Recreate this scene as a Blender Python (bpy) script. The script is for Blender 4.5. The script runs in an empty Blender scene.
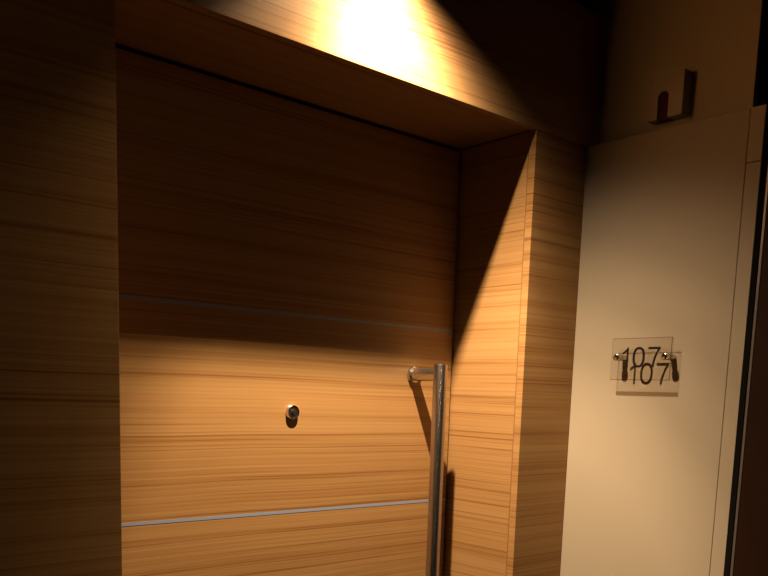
import bpy, bmesh, math
from mathutils import Matrix, Vector

SC = bpy.context.scene
COL = SC.collection

# ------------------------------------------------------------------ helpers
def lin(r, g, b):
    f = lambda c: (c/255/12.92) if c/255 <= .04045 else ((c/255+.055)/1.055)**2.4
    return (f(r), f(g), f(b), 1)

def new_mat(name):
    m = bpy.data.materials.new(name); m.use_nodes = True
    nt = m.node_tree
    return m, nt, nt.nodes, nt.links, nt.nodes['Principled BSDF']

def wood(name, light, dark, line, rough=.40, along='x', seed=0.0, spec=.35, aniso=.5, coat=0.0):
    """horizontal-grain teak veneer: broad bands, fine streaks and thin dark pores"""
    m, nt, N, L, P = new_mat(name)
    tc = N.new('ShaderNodeTexCoord')
    sep = N.new('ShaderNodeSeparateXYZ'); L.new(tc.outputs['Object'], sep.inputs[0])
    # along-grain coordinate = x + y (panels run along one of them), across = z
    # (for the underside of the lining the across coordinate is y)
    al = {'x': 'X', 'y': 'Y', 'u': 'X'}[along]
    ac = {'x': 'Z', 'y': 'Z', 'u': 'Y'}[along]
    def noise(sa, sc, detail, rgh, off):
        a = N.new('ShaderNodeMath'); a.operation = 'MULTIPLY_ADD'
        L.new(sep.outputs[al], a.inputs[0]); a.inputs[1].default_value = sa; a.inputs[2].default_value = off + seed
        c = N.new('ShaderNodeMath'); c.operation = 'MULTIPLY_ADD'
        L.new(warp.outputs[0], c.inputs[0]); c.inputs[1].default_value = sc; c.inputs[2].default_value = off*1.7 + seed
        cb = N.new('ShaderNodeCombineXYZ'); L.new(a.outputs[0], cb.inputs[0]); L.new(c.outputs[0], cb.inputs[1])
        n = N.new('ShaderNodeTexNoise'); n.noise_dimensions = '2D'
        n.inputs['Scale'].default_value = 1; n.inputs['Detail'].default_value = detail
        n.inputs['Roughness'].default_value = rgh
        L.new(cb.outputs[0], n.inputs['Vector'])
        return n.outputs['Fac']
    # slight waviness of the grain
    wn = N.new('ShaderNodeTexNoise'); wn.inputs['Scale'].default_value = 2.2; wn.inputs['Detail'].default_value = 1
    L.new(tc.outputs['Object'], wn.inputs['Vector'])
    warp = N.new('ShaderNodeMath'); warp.operation = 'MULTIPLY_ADD'
    L.new(wn.outputs['Fac'], warp.inputs[0]); warp.inputs[1].default_value = .008
    L.new(sep.outputs[ac], warp.inputs[2])
    broad = noise(.4, 60, 3, .6, 3.1)
    fine = noise(.8, 330, 3, .6, 7.7)
    pore = noise(1.1, 300, 2, .5, 12.3)
    mx = N.new('ShaderNodeMath'); mx.operation = 'MULTIPLY_ADD'
    L.new(fine, mx.inputs[0]); mx.inputs[1].default_value = .55
    h = N.new('ShaderNodeMath'); h.operation = 'MULTIPLY'; L.new(broad, h.inputs[0]); h.inputs[1].default_value = .5
    L.new(h.outputs[0], mx.inputs[2])
    r1 = N.new('ShaderNodeValToRGB'); L.new(mx.outputs[0], r1.inputs[0])
    e = r1.color_ramp.elements
    e[0].position = .38; e[0].color = dark; e[1].position = .62; e[1].color = light
    r2 = N.new('ShaderNodeValToRGB'); L.new(pore, r2.inputs[0])
    e = r2.color_ramp.elements
    e[0].position = .34; e[0].color = (1, 1, 1, 1); e[1].position = .46; e[1].color = (0, 0, 0, 1)
    # pores gather in the darker bands
    r3 = N.new('ShaderNodeValToRGB'); L.new(broad, r3.inputs[0])
    e = r3.color_ramp.elements
    e[0].position = .36; e[0].color = (1, 1, 1, 1); e[1].position = .60; e[1].color = (.15, .15, .15, 1)
    pm = N.new('ShaderNodeMath'); pm.operation = 'MULTIPLY'
    L.new(r2.outputs[0], pm.inputs[0]); L.new(r3.outputs[0], pm.inputs[1])
    mix = N.new('ShaderNodeMix'); mix.data_type = 'RGBA'
    L.new(pm.outputs[0], mix.inputs[0]); L.new(r1.outputs[0], mix.inputs[6]); mix.inputs[7].default_value = line
    L.new(mix.outputs[2], P.inputs['Base Color'])
    P.inputs['Roughness'].default_value = rough
    P.inputs['Specular IOR Level'].default_value = spec
    P.inputs['Anisotropic'].default_value = aniso
    P.inputs['Coat Weight'].default_value = coat; P.inputs['Coat Roughness'].default_value = .42
    tg = N.new('ShaderNodeCombineXYZ')
    v = {'x': (1, 0, 0), 'y': (0, 1, 0), 'u': (1, 0, 0)}[along]
    for i in range(3): tg.inputs[i].default_value = v[i]
    L.new(tg.outputs[0], P.inputs['Tangent'])
    bp = N.new('ShaderNodeBump'); bp.inputs['Strength'].default_value = .06; bp.inputs['Distance'].default_value = .001
    L.new(fine, bp.inputs['Height']); L.new(bp.outputs[0], P.inputs['Normal'])
    return m

def plain(name, col, rough=.6, metal=0.0, spec=.5, var=0.0, vscale=30, bump=0.0):
    m, nt, N, L, P = new_mat(name)
    n = N.new('ShaderNodeTexNoise'); n.inputs['Scale'].default_value = vscale; n.inputs['Detail'].default_value = 4
    tc = N.new('ShaderNodeTexCoord'); L.new(tc.outputs['Object'], n.inputs['Vector'])
    hs = N.new('ShaderNodeHueSaturation'); hs.inputs['Color'].default_value = col
    mr = N.new('ShaderNodeMapRange'); L.new(n.outputs['Fac'], mr.inputs[0])
    mr.inputs[3].default_value = 1-var; mr.inputs[4].default_value = 1+var
    L.new(mr.outputs[0], hs.inputs['Value']); L.new(hs.outputs[0], P.inputs['Base Color'])
    P.inputs['Roughness'].default_value = rough; P.inputs['Metallic'].default_value = metal
    P.inputs['Specular IOR Level'].default_value = spec
    if bump:
        b = N.new('ShaderNodeBump'); b.inputs['Strength'].default_value = bump; b.inputs['Distance'].default_value = .002
        L.new(n.outputs['Fac'], b.inputs['Height']); L.new(b.outputs[0], P.inputs['Normal'])
    return m

def steel(name, col, rough, along_z=True):
    m, nt, N, L, P = new_mat(name)
    tc = N.new('ShaderNodeTexCoord'); mp = N.new('ShaderNodeMapping')
    mp.inputs['Scale'].default_value = (900, 900, 12) if along_z else (12, 900, 900)
    n = N.new('ShaderNodeTexNoise'); n.inputs['Scale'].default_value = 1; n.inputs['Detail'].default_value = 2
    L.new(tc.outputs['Object'], mp.inputs[0]); L.new(mp.outputs[0], n.inputs['Vector'])
    mr = N.new('ShaderNodeMapRange'); L.new(n.outputs['Fac'], mr.inputs[0])
    mr.inputs[3].default_value = rough-.05; mr.inputs[4].default_value = rough+.07
    L.new(mr.outputs[0], P.inputs['Roughness'])
    P.inputs['Base Color'].default_value = col; P.inputs['Metallic'].default_value = 1
    return m

def link(name, bm, m, parent=None, bevel=0, smooth=False, origin=None):
    me = bpy.data.meshes.new(name)
    if origin is not None:
        bmesh.ops.translate(bm, verts=bm.verts, vec=-Vector(origin))
    bmesh.ops.recalc_face_normals(bm, faces=bm.faces)
    if bevel:
        bmesh.ops.bevel(bm, geom=[e for e in bm.edges if len(e.link_faces) == 2 and e.calc_face_angle() > .6],
                        offset=bevel, segments=2, profile=.6, affect='EDGES', clamp_overlap=True)
    bm.to_mesh(me); bm.free()
    o = bpy.data.objects.new(name, me); COL.objects.link(o)
    for mm in (m if isinstance(m, (list, tuple)) else [m]): me.materials.append(mm)
    if smooth:
        for p in me.polygons: p.use_smooth = True
        me.set_sharp_from_angle(angle=math.radians(35))
    if origin is not None: o.location = origin
    if parent is not None:
        o.parent = parent
        o.location = Vector(o.location) - Vector(parent['_o'])
    o['_o'] = list(origin) if origin is not None else [0, 0, 0]
    return o

def add_box(bm, x0, x1, y0, y1, z0, z1):
    r = bmesh.ops.create_cube(bm, size=1)
    bmesh.ops.scale(bm, verts=r['verts'], vec=(x1-x0, y1-y0, z1-z0))
    bmesh.ops.translate(bm, verts=r['verts'], vec=((x0+x1)/2, (y0+y1)/2, (z0+z1)/2))
    return r['verts']

def box(name, x0, x1, y0, y1, z0, z1, m, parent=None, bevel=0, origin=None):
    bm = bmesh.new(); add_box(bm, x0, x1, y0, y1, z0, z1)
    return link(name, bm, m, parent, bevel, origin=origin)

def add_lathe(bm, prof, axis, at, seg=48):
    """prof: (distance along axis, radius); closed at both ends"""
    rings = []
    for d, r in prof:
        ring = []
        for k in range(seg):
            a = 2*math.pi*k/seg; c, s = math.cos(a)*r, math.sin(a)*r
            p = {'x': (d, c, s), 'y': (c, d, s), 'z': (c, s, d)}[axis]
            ring.append(bm.verts.new(Vector(p)+Vector(at)))
        rings.append(ring)
    for a, b in zip(rings, rings[1:]):
        for k in range(seg):
            bm.faces.new((a[k], a[(k+1) % seg], b[(k+1) % seg], b[k]))
    bm.faces.new(rings[0]); bm.faces.new(rings[-1])

def lathe(name, prof, axis, at, m, parent=None, seg=48):
    bm = bmesh.new(); add_lathe(bm, prof, axis, at, seg)
    return link(name, bm, m, parent, 0, True, origin=at)

def struct(o, label=None, cat=None):
    o['kind'] = 'structure'
    if label: o['label'] = label
    if cat: o['category'] = cat
    return o

def empty(name, loc, label, cat, group=None):
    o = bpy.data.objects.new(name, None); COL.objects.link(o); o.location = loc
    o['_o'] = list(loc); o['label'] = label; o['category'] = cat; o.empty_display_size = .05
    if group: o['group'] = group
    return o

# ------------------------------------------------------------------ measures (metres)
F = -.196          # front face of the wooden surround
LX, RX = .481, 1.32  # clear opening
HZ = 2.016         # underside of the lining over the door
CZ = 2.272         # ceiling
WX = 1.481         # cream wall panel
UX = 1.52          # wall above the cream panel

WL = (.30, .174, .068, 1); WD = (.24, .120, .040, 1); WN = (.165, .075, .023, 1)
WDJ = (.255, .135, .047, 1)
wood_x = wood('veneer_facing', WL, WD, WN, along='x', spec=.1)
wood_fascia = wood('veneer_fascia', WL, WD, WN, along='x', seed=4.0, rough=.42, spec=.8, aniso=.5)
wood_door = wood('veneer_door', WL, WD, WN, along='x', seed=11.0)
wood_y = wood('veneer_jamb', WL, WDJ, WN, along='y', seed=2.5)
wood_u = wood('veneer_lining', WL, WD, WN, along='u', seed=6.5)
cream = plain('cream_panel', (.30, .252, .183, 1), .62, var=.02, vscale=9, spec=.3)
cream_hi = plain('cream_upper_wall', (.40, .33, .23, 1), .75, var=.03, vscale=9, spec=.2)
black = plain('black_gap', (.003, .0025, .002, 1), .9, spec=.1)
ceil_m = plain('dark_ceiling', (.02, .018, .016, 1), .8, var=.1, spec=.2)
carpet = plain('brown_carpet', (.02, .011, .006, 1), .95, var=.35, vscale=160, bump=.5, spec=.1)
far_m = plain('dark_corridor_wall', (.03, .02, .012, 1), .7, var=.05, spec=.2)
door2_m = plain('dark_brown_door', (.016, .005, .0012, 1), .6, var=.06, spec=.12)
inlay_m = plain('satin_metal_inlay', (.20, .24, .34, 1), .5, metal=.1)
steel_m = steel('brushed_steel', (.44, .39, .37, 1), .26)
steel_h = steel('brushed_steel_cross', (.56, .53, .50, 1), .26, False)
chrome = plain('polished_chrome', (.7, .68, .66, 1), .12, metal=1)
dark_metal = plain('dark_bronze', (.03, .024, .02, 1), .35, metal=.6)
edge_metal = plain('grey_edge_trim', (.20, .18, .17, 1), .4, metal=.7)
numeral_m = plain('black_numeral', (.008, .007, .009, 1), .3)
boxm = plain('cream_plastic', (.34, .28, .19, 1), .5, var=.01)
red_m = plain('dark_red_inset', (.05, .004, .004, 1), .2)

# ------------------------------------------------------------------ shell
bm = bmesh.new(); add_box(bm, -1.7, 2.2, -2.4, .3, -.05, 0)
struct(link('floor', bm, carpet), 'brown carpet floor of the corridor', 'floor')
# ceiling; a black gap stays open above the wooden fascia
DLX, DLY, DLR = .90, -.292, .045
HC = 2.50
bm = bmesh.new(); add_box(bm, -1.7, 2.2, -2.4, .3, HC, HC+.05)
struct(link('ceiling', bm, ceil_m), 'flat dark ceiling above the wooden fascia', 'ceiling')

B = .0008
# wooden surround
struct(box('wall_left', -1.7, LX, F, .0, 0, HZ-.001, wood_x, bevel=B), 'wood veneer wall panel left of the door recess', 'wall')
struct(box('wall_center', RX, WX-.001, F, F+.0165, 0, HZ-.001, wood_x, bevel=B), 'narrow wood veneer facing between door recess and cream wall', 'wall')
struct(box('trim_1', -1.7, UX-.001, F, F+.0165, HZ, CZ, wood_fascia, bevel=B), 'wide wood veneer fascia above the door recess under the ceiling', 'fascia')
struct(box('trim_2', LX+.001, RX-.001, F+.0185, .05, HZ, HZ+.016, wood_u, bevel=B), 'wood veneer lining on the underside over the door', 'lining')
struct(box('trim_3', RX, RX+.016, F+.0185, .05, 0, HZ-.001, wood_y, bevel=B), 'wood veneer jamb lining right of the door', 'jamb')
bm = bmesh.new()
add_box(bm, RX+.017, UX-.001, F+.02, .20, 0, CZ-.002)
add_box(bm, -1.7, UX, .052, .20, 0, HC)
add_box(bm, LX, RX+.016, F+.02, .05, HZ+.018, CZ)
struct(link('black_backing', bm, black), 'black backing added behind the door and its wooden surround to block light', 'wall')  # backing added to stop light leaks; its black stands in for shaded gaps
bm = bmesh.new(); add_box(bm, RX+.0005, RX+.010, F+.0166, F+.0184, 0, HZ)
add_box(bm, LX, RX+.01, F+.0166, F+.0184, HZ+.001, HZ+.010)
struct(link('trim_4', bm, plain('groove_brown', (.16, .08, .03, 1), .6)), 'thin groove around the door recess behind the front facing', 'groove')  # groove filled in a darker brown than the veneer

# cream panel with its grooves, upper wall behind it
bm = bmesh.new(); add_box(bm, WX, WX+.04, -.5368, F+.02, 0, HZ)
struct(link('wall_right', bm, cream, bevel=.001), 'cream wall panel that carries the room number', 'wall')
bm = bmesh.new()
add_box(bm, WX, WX+.04, -.5645, -.5378, 0, 1.9235); add_box(bm, WX, WX+.04, -.5645, -.5378, 1.9247, HZ)
add_box(bm, WX+.004, WX+.04, -.564, -.5365, 0, HZ-.001)
struct(link('trim_5', bm, cream, bevel=.0008), 'narrow cream edge strip with one joint beside the dark door', 'trim')
bm = bmesh.new(); add_box(bm, UX, UX+.05, -.521, F+.30, HZ-.02, HC)
struct(link('wall_upper', bm, cream_hi, bevel=.001), 'upper cream wall above the panel ledge', 'wall')
bm = bmesh.new()
add_box(bm, UX+.10, UX+.16, -2.4, -.40, 0, HC)
add_box(bm, WX+.041, UX+.1, -.5645, -.5, 0, HZ-.02)
struct(link('wall_far', bm, far_m), 'dark corridor wall beyond the cream wall', 'wall')
bm = bmesh.new(); add_box(bm, -1.7, 1.7, -2.4, -2.35, 0, HC)
struct(link('wall_front', bm, far_m), 'dark corridor wall opposite the door', 'wall')
bm = bmesh.new(); add_box(bm, -1.75, -1.7, -2.4, .2, 0, HC)
struct(link('wall_end', bm, far_m), 'dark wall at the end of the corridor', 'wall')

# ------------------------------------------------------------------ dark door at the right edge
d2 = struct(box('door_2', WX+.0045, WX+.052, -1.45, -.5805, .01, 2.2, door2_m, bevel=.001),
            'dark brown door at the right edge with a grey metal edge', 'door')
box('edge_trim', WX+.0035, WX+.052, -.580, -.5745, .01, 2.2, edge_metal, d2, .0008)
box('gap_shade', WX+.0015, WX+.052, -.5742, -.5647, .0, 2.2, black, d2)  # black strip filling the gap, stands in for the shade inside it

# ------------------------------------------------------------------ entrance door
door = struct(box('door_1', LX+.006, RX-.0065, 0, .045, .008, HZ-.008, wood_door, bevel=.001),
              'wood veneer entrance door with two metal inlay strips and a long bar handle', 'door')
for z in (1.278, 1.642):
    box('inlay_strip', LX+.007, RX-.0075, -.0004, .002, z-.0027, z+.0027, inlay_m, door)
# peephole
PX, PZ = .8985, 1.4645
pe = lathe('peephole', [(.001, .0142), (-.0018, .0142), (-.0026, .0138), (-.0055, .0132), (-.0062, .0127), (-.0060, .0120), (-.0044, .0118)],
           'y', (PX, 0, PZ), chrome, door)
lathe('peephole_lens', [(-.0043, .0117), (-.0050, .0095), (-.0046, .0060), (-.0056, .0045), (-.0060, .0018)], 'y', (PX, 0, PZ), dark_metal, pe)
# handle: long vertical bar on two arms
HX, HY, AX = 1.204, -.078, 1.201
bm = bmesh.new()
add_lathe(bm, [(-.70, .0125), (-.698, .0140), (-.003, .0140), (-.001, .0134), (.0003, .0115)], 'z', (HX, HY, 1.5665), 64)
bar = link('door_handle', bm, steel_m, door, 0, True, origin=(HX, HY, .8665))
for z in (1.5455, .89):
    bm = bmesh.new()
    add_lathe(bm, [(HY+.004, .0128), (-.006, .0128)], 'y', (AX, 0, z), 48)
    for v in bm.verts: v.co.x += (HX-AX)*(v.co.y/HY)
    add_lathe(bm, [(-.0075, .0150), (-.0065, .0164), (-.001, .0166), (.0005, .0164)], 'y', (AX, 0, z), 48)
    link('handle_arm', bm, steel_h, bar, 0, True, origin=(AX, 0, z))

# ------------------------------------------------------------------ room number sign
sign = empty('room_number_sign', (WX, -.371, 1.546),
             'small clear acrylic plate with black numerals 107 on two metal standoffs', 'sign')
m, nt, N, L, P = new_mat('clear_acrylic')
N.remove(P); out = N['Material Output']
tr = N.new('ShaderNodeBsdfTransparent'); tr.inputs[0].default_value = (.965, .955, .94, 1)
gl = N.new('ShaderNodeBsdfGlossy'); gl.inputs['Roughness'].default_value = .04
lw = N.new('ShaderNodeLayerWeight'); pw = N.new('ShaderNodeMath'); pw.operation = 'POWER'; L.new(lw.outputs['Facing'], pw.inputs[0]); pw.inputs[1].default_value = 4
fr = N.new('ShaderNodeMath'); fr.operation = 'MULTIPLY_ADD'; L.new(pw.outputs[0], fr.inputs[0]); fr.inputs[1].default_value = .5; fr.inputs[2].default_value = .03
mx = N.new('ShaderNodeMixShader'); L.new(fr.outputs[0], mx.inputs[0]); L.new(tr.outputs[0], mx.inputs[1]); L.new(gl.outputs[0], mx.inputs[2])
L.new(mx.outputs[0], out.inputs[0]); acrylic = m
def edge_mat(name, k, col, fac=.25):
    m, nt, N, L, P = new_mat(name); N.remove(P); out = N['Material Output']
    tr = N.new('ShaderNodeBsdfTransparent'); tr.inputs[0].default_value = k
    df = N.new('ShaderNodeBsdfPrincipled'); df.inputs['Base Color'].default_value = col; df.inputs['Roughness'].default_value = .3
    mx = N.new('ShaderNodeMixShader'); mx.inputs[0].default_value = fac
    L.new(tr.outputs[0], mx.inputs[1]); L.new(df.outputs[0], mx.inputs[2]); L.new(mx.outputs[0], out.inputs[0])
    return m
edge_low = edge_mat('acrylic_shade_edge', (.62, .5, .4, 1), (.30, .2, .12, 1))  # brown tint stands in for refraction, darkens the shadow's lower band
edge_hi = edge_mat('acrylic_clear_edge', (.97, .96, .95, 1), (.5, .45, .4, 1), .06)
edge_dark = edge_mat('acrylic_shade_arris', (.36, .28, .21, 1), (.25, .17, .1, 1), .1)  # dark tint stands in for scattering at the arris, draws thin shadow lines
PQ0, PQ1 = WX-.025, WX-.0175
bm = bmesh.new(); add_box(bm, PQ0, PQ1, -.437, -.3055, 1.546, 1.627)
bm.normal_update()
bmesh.ops.bevel(bm, geom=[e for e in bm.edges if all(v.co.x < PQ0+.001 for v in e.verts)], offset=.0011, segments=1, affect='EDGES')
bm.normal_update()
for f in bm.faces:
    n = f.normal
    f.material_index = 3 if .3 < abs(n.x) < .9 else 0 if abs(n.x) > .5 else (1 if n.z < -.5 else 2)
link('acrylic_plate', bm, [acrylic, edge_low, edge_hi, edge_dark], sign, 0, origin=(WX-.018, -.371, 1.546))

def poly_numeral(outer, inner=None):
    """outline given as (u, z): u runs to the reader's right; extruded off the plate"""
    bm = bmesh.new(); xa, xb = PQ0-.0012, PQ0-.0001
    def ring(pts, x): return [bm.verts.new((x, -u-.0013, z)) for u, z in pts]
    if inner is None:
        a, b = ring(outer, xa), ring(outer, xb); n = len(a)
        # quads between the two sides of the stroke: outer lists side A then side B reversed
        h = n//2
        for k in range(h-1):
            for r in (a, b): bm.faces.new((r[k], r[k+1], r[n-2-k], r[n-1-k]))
        for k in range(n): bm.faces.new((a[k], a[(k+1) % n], b[(k+1) % n], b[k]))
    else:
        n = len(outer); ao, ai, bo, bi = ring(outer, xa), ring(inner, xa), ring(outer, xb), ring(inner, xb)
        for k in range(n):
            j = (k+1) % n
            bm.faces.new((ao[k], ao[j], ai[j], ai[k])); bm.faces.new((bo[k], bi[k], bi[j], bo[j]))
            bm.faces.new((ao[k], bo[k], bo[j], ao[j])); bm.faces.new((ai[k], ai[j], bi[j], bi[k]))
    link('numeral', bm, numeral_m, sign, 0, origin=(PQ0, -u0, 1.57))
T, Bz, S = 1.6090, 1.5705, .0042
# 1
u0 = .337
bm = bmesh.new(); xa, xb = PQ0-.0012, PQ0-.0001
pts = [(.3398, Bz), (.3438, Bz), (.3438, T), (.3412, T), (.3390, 1.6058), (.3355, 1.6025), (.3312, 1.6000), (.3312, 1.5955), (.3362, 1.5980), (.3398, 1.6010)]
a = [bm.verts.new((xa, -u-.0013, z)) for u, z in pts]; b = [bm.verts.new((xb, -u-.0013, z)) for u, z in pts]
bm.faces.new(a); bm.faces.new(b[::-1])
for k in range(len(pts)): bm.faces.new((a[k], a[(k+1) % len(pts)], b[(k+1) % len(pts)], b[k]))
bm.normal_update(); bmesh.ops.triangulate(bm, faces=[f for f in bm.faces if len(f.verts) > 4])
link('numeral', bm, numeral_m, sign, 0, origin=(PQ0, -.337, Bz))
# 0
u0 = .367
def oval(ru, rz, n=40, p=2.35):
    o = []
    for k in range(n):
        a = 2*math.pi*k/n; c, s = math.cos(a), math.sin(a)
        o.append((.367+ru*math.copysign(abs(c)**(2/p), c), (T+Bz)/2+rz*math.copysign(abs(s)**(2/p), s)))
    return o
poly_numeral(oval(.0133, .0198), oval(.0087, .0153))
# 7: bar, then the curved diagonal
u0 = .400
bm = bmesh.new()
pts = [(.3872, T), (.4130, T), (.4130, T-.0036), (.4088, 1.5995), (.4052, 1.5915), (.4022, 1.5810), (.4006, Bz),
       (.3962, Bz), (.3978, 1.5800), (.4006, 1.5905), (.4042, 1.5985), (.4076, T-.0044), (.3872, T-.0044)]
a = [bm.verts.new((xa, -u-.0013, z)) for u, z in pts]; b = [bm.verts.new((xb, -u-.0013, z)) for u, z in pts]
bm.faces.new(a); bm.faces.new(b[::-1])
for k in range(len(pts)): bm.faces.new((a[k], a[(k+1) % len(pts)], b[(k+1) % len(pts)], b[k]))
bm.normal_update(); bmesh.ops.triangulate(bm, faces=[f for f in bm.faces if len(f.verts) > 4])
link('numeral', bm, numeral_m, sign, 0, origin=(PQ0, -.400, Bz))
# standoffs through the plate
for y in (-.3215, -.4275):
    so = lathe('standoff', [(.0, .0060), (-.0174, .0060)], 'x', (WX, y, 1.590), steel_h, sign, 32)
    lathe('standoff_cap', [(-.0251, .0066), (-.0255, .0070), (-.0315, .0070), (-.0335, .0062), (-.0345, .0045)], 'x', (WX, y, 1.590), chrome, so, 32)

# ------------------------------------------------------------------ small cream box on the upper wall
ab = empty('wall_mounted_box', (UX, -.3605, 2.04), 'small cream box with a dark red arched inset high on the upper wall', 'wall box')
bm = bmesh.new(); D = .027
# front outline with an arched slot open at the bottom, extruded; slot is recessed
ya, yb, za, zb = -.397, -.324, 2.040, 2.1195
sy0, sy1, sr = -.3675, -.3445, .0115
arch = [(sy1, za)] + [((sy0+sy1)/2+sr*math.cos(t*math.pi/12), 2.078+sr*math.sin(t*math.pi/12)) for t in range(13)] + [(sy0, za)]
outl = [(yb, za)] + arch + [(ya, za), (ya, zb), (yb, zb)]
fa = [bm.verts.new((UX-D, y, z)) for y, z in outl]; fb = [bm.verts.new((UX, y, z)) for y, z in outl]
bm.faces.new(fa); bm.faces.new(fb[::-1])
n = len(outl)
for k in range(n): bm.faces.new((fa[k], fa[(k+1) % n], fb[(k+1) % n], fb[k]))
bm.normal_update(); bmesh.ops.triangulate(bm, faces=[f for f in bm.faces if len(f.verts) > 4])
link('housing', bm, boxm, ab, 0, origin=(UX, -.3605, 2.04))
bm = bmesh.new()
arch2 = [(y*.999-.0003, z) for y, z in arch]
pa = [bm.verts.new((UX-D+.004, y, z)) for y, z in arch]; pb = [bm.verts.new((UX-.001, y, z)) for y, z in arch]
bm.faces.new(pa); bm.faces.new(pb[::-1])
for k in range(len(arch)): bm.faces.new((pa[k], pa[(k+1) % len(arch)], pb[(k+1) % len(arch)], pb[k]))
bmesh.ops.scale(bm, verts=bm.verts, vec=(1, .97, .99), space=Matrix.Translation((-UX, .356, -2.05)))
link('inset', bm, red_m, ab, 0, origin=(UX, -.356, 2.04))

# ------------------------------------------------------------------ recessed downlight (the room's lamp) and an added dim fill
seg = 48
def ring_body(name, X, Y, prof, m, par):
    bm = bmesh.new(); n = len(prof)
    rings = [[bm.verts.new((X+math.cos(2*math.pi*k/seg)*r, Y+math.sin(2*math.pi*k/seg)*r, CZ+d)) for k in range(seg)] for d, r in prof]
    for i in range(n):
        for k in range(seg):
            bm.faces.new((rings[i][k], rings[i][(k+1) % seg], rings[(i+1) % n][(k+1) % seg], rings[(i+1) % n][k]))
    link(name, bm, m, par, 0, True, origin=(X, Y, CZ))
for X, Y, lab in ((DLX, DLY, 'small round surface-mounted downlight on the ceiling close above the door'),
                  (-.25, -2.05, 'small dim round fill light added on the ceiling near the wall opposite the door')):  # added fixture, only carries the fill lamp
    dl = empty('ceiling_downlight', (X, Y, HC), lab, 'ceiling light', 'corridor ceiling downlights')
    ring_body('trim_ring', X, Y, [(-.055, .0460), (-.055, .0560), (-.048, .0570), (-.048, .0460)], steel_m, dl)
    ring_body('can', X, Y, [(-.0475, .0460), (-.0475, .0550), (HC-CZ-.0005, .0550), (HC-CZ-.0005, .0460)], ceil_m, dl)
    lathe('lamp_holder', [(.020, .0455), (.025, .0455), (.055, .0250), (.14, .0250)], 'z', (X, Y, CZ), ceil_m, dl)

# lamp: intensity falls off from the beam axis like a reflector lamp
ld = bpy.data.lights.new('downlight_lamp', 'SPOT')
ld.energy = 222; ld.color = (1, .72, .45); ld.spot_size = math.radians(128); ld.spot_blend = .3
ld.shadow_soft_size = .010
ld.use_nodes = True; nt = ld.node_tree; N = nt.nodes; L = nt.links
em = N['Emission']
tc = N.new('ShaderNodeTexCoord'); sp = N.new('ShaderNodeSeparateXYZ'); L.new(tc.outputs['Normal'], sp.inputs[0])
ab_ = N.new('ShaderNodeMath'); ab_.operation = 'ABSOLUTE'; L.new(sp.outputs[2], ab_.inputs[0])
cr = N.new('ShaderNodeValToRGB'); L.new(ab_.outputs[0], cr.inputs[0])
e = cr.color_ramp.elements
e[0].position = .45; e[0].color = (.006, .006, .006, 1); e[1].position = 1.0; e[1].color = (1, 1, 1, 1)
for p, v in ((.53, .022), (.60, .04), (.70, .085), (.78, .17), (.84, .35), (.90, .82)):
    q = e.new(p); q.color = (v, v, v, 1)
ml = N.new('ShaderNodeMath'); ml.operation = 'MULTIPLY'; ml.inputs[1].default_value = 1.0
L.new(cr.outputs[0], ml.inputs[0]); L.new(ml.outputs[0], em.inputs['Strength'])
lo = bpy.data.objects.new('downlight_lamp', ld); COL.objects.link(lo); lo.location = (DLX, DLY, CZ-.0245)
lo.rotation_euler = Vector((.15, .14, -1)).to_track_quat('-Z', 'Y').to_euler()

l2 = bpy.data.lights.new('dim_fill_lamp', 'SPOT'); l2.energy = 4.5; l2.color = (1, .55, .27)  # added fill with no known source, lifts the dark left panel
l2.spot_size = math.radians(178); l2.spot_blend = .1; l2.shadow_soft_size = .04
o2 = bpy.data.objects.new('dim_fill_lamp', l2); COL.objects.link(o2); o2.location = (-.25, -2.05, CZ-.100)

w = bpy.data.worlds.new('World'); SC.world = w; w.use_nodes = True
w.node_tree.nodes['Background'].inputs[0].default_value = (1, .6, .3, 1)
w.node_tree.nodes['Background'].inputs[1].default_value = .01

# ------------------------------------------------------------------ camera
cd = bpy.data.cameras.new('camera'); cam = bpy.data.objects.new('camera', cd); COL.objects.link(cam)
cd.sensor_width = 36; cd.sensor_fit = 'HORIZONTAL'; cd.lens = 39.328; cd.shift_y = .2973; cd.clip_start = .02
R = Matrix(((.7562511, .06925857, -.6506055), (-.65351906, .12795017, -.74601715), (.031577, .98935939, .14202425)))
cam.matrix_world = Matrix.Translation((0, -1.3, 1.5)) @ R.to_4x4()
SC.camera = cam

for o in list(bpy.data.objects):
    if '_o' in o: del o['_o']
v = SC.view_settings
v.view_transform = 'Standard'; v.look = 'None'; v.gamma = 1; v.use_curve_mapping = False; v.exposure = 0
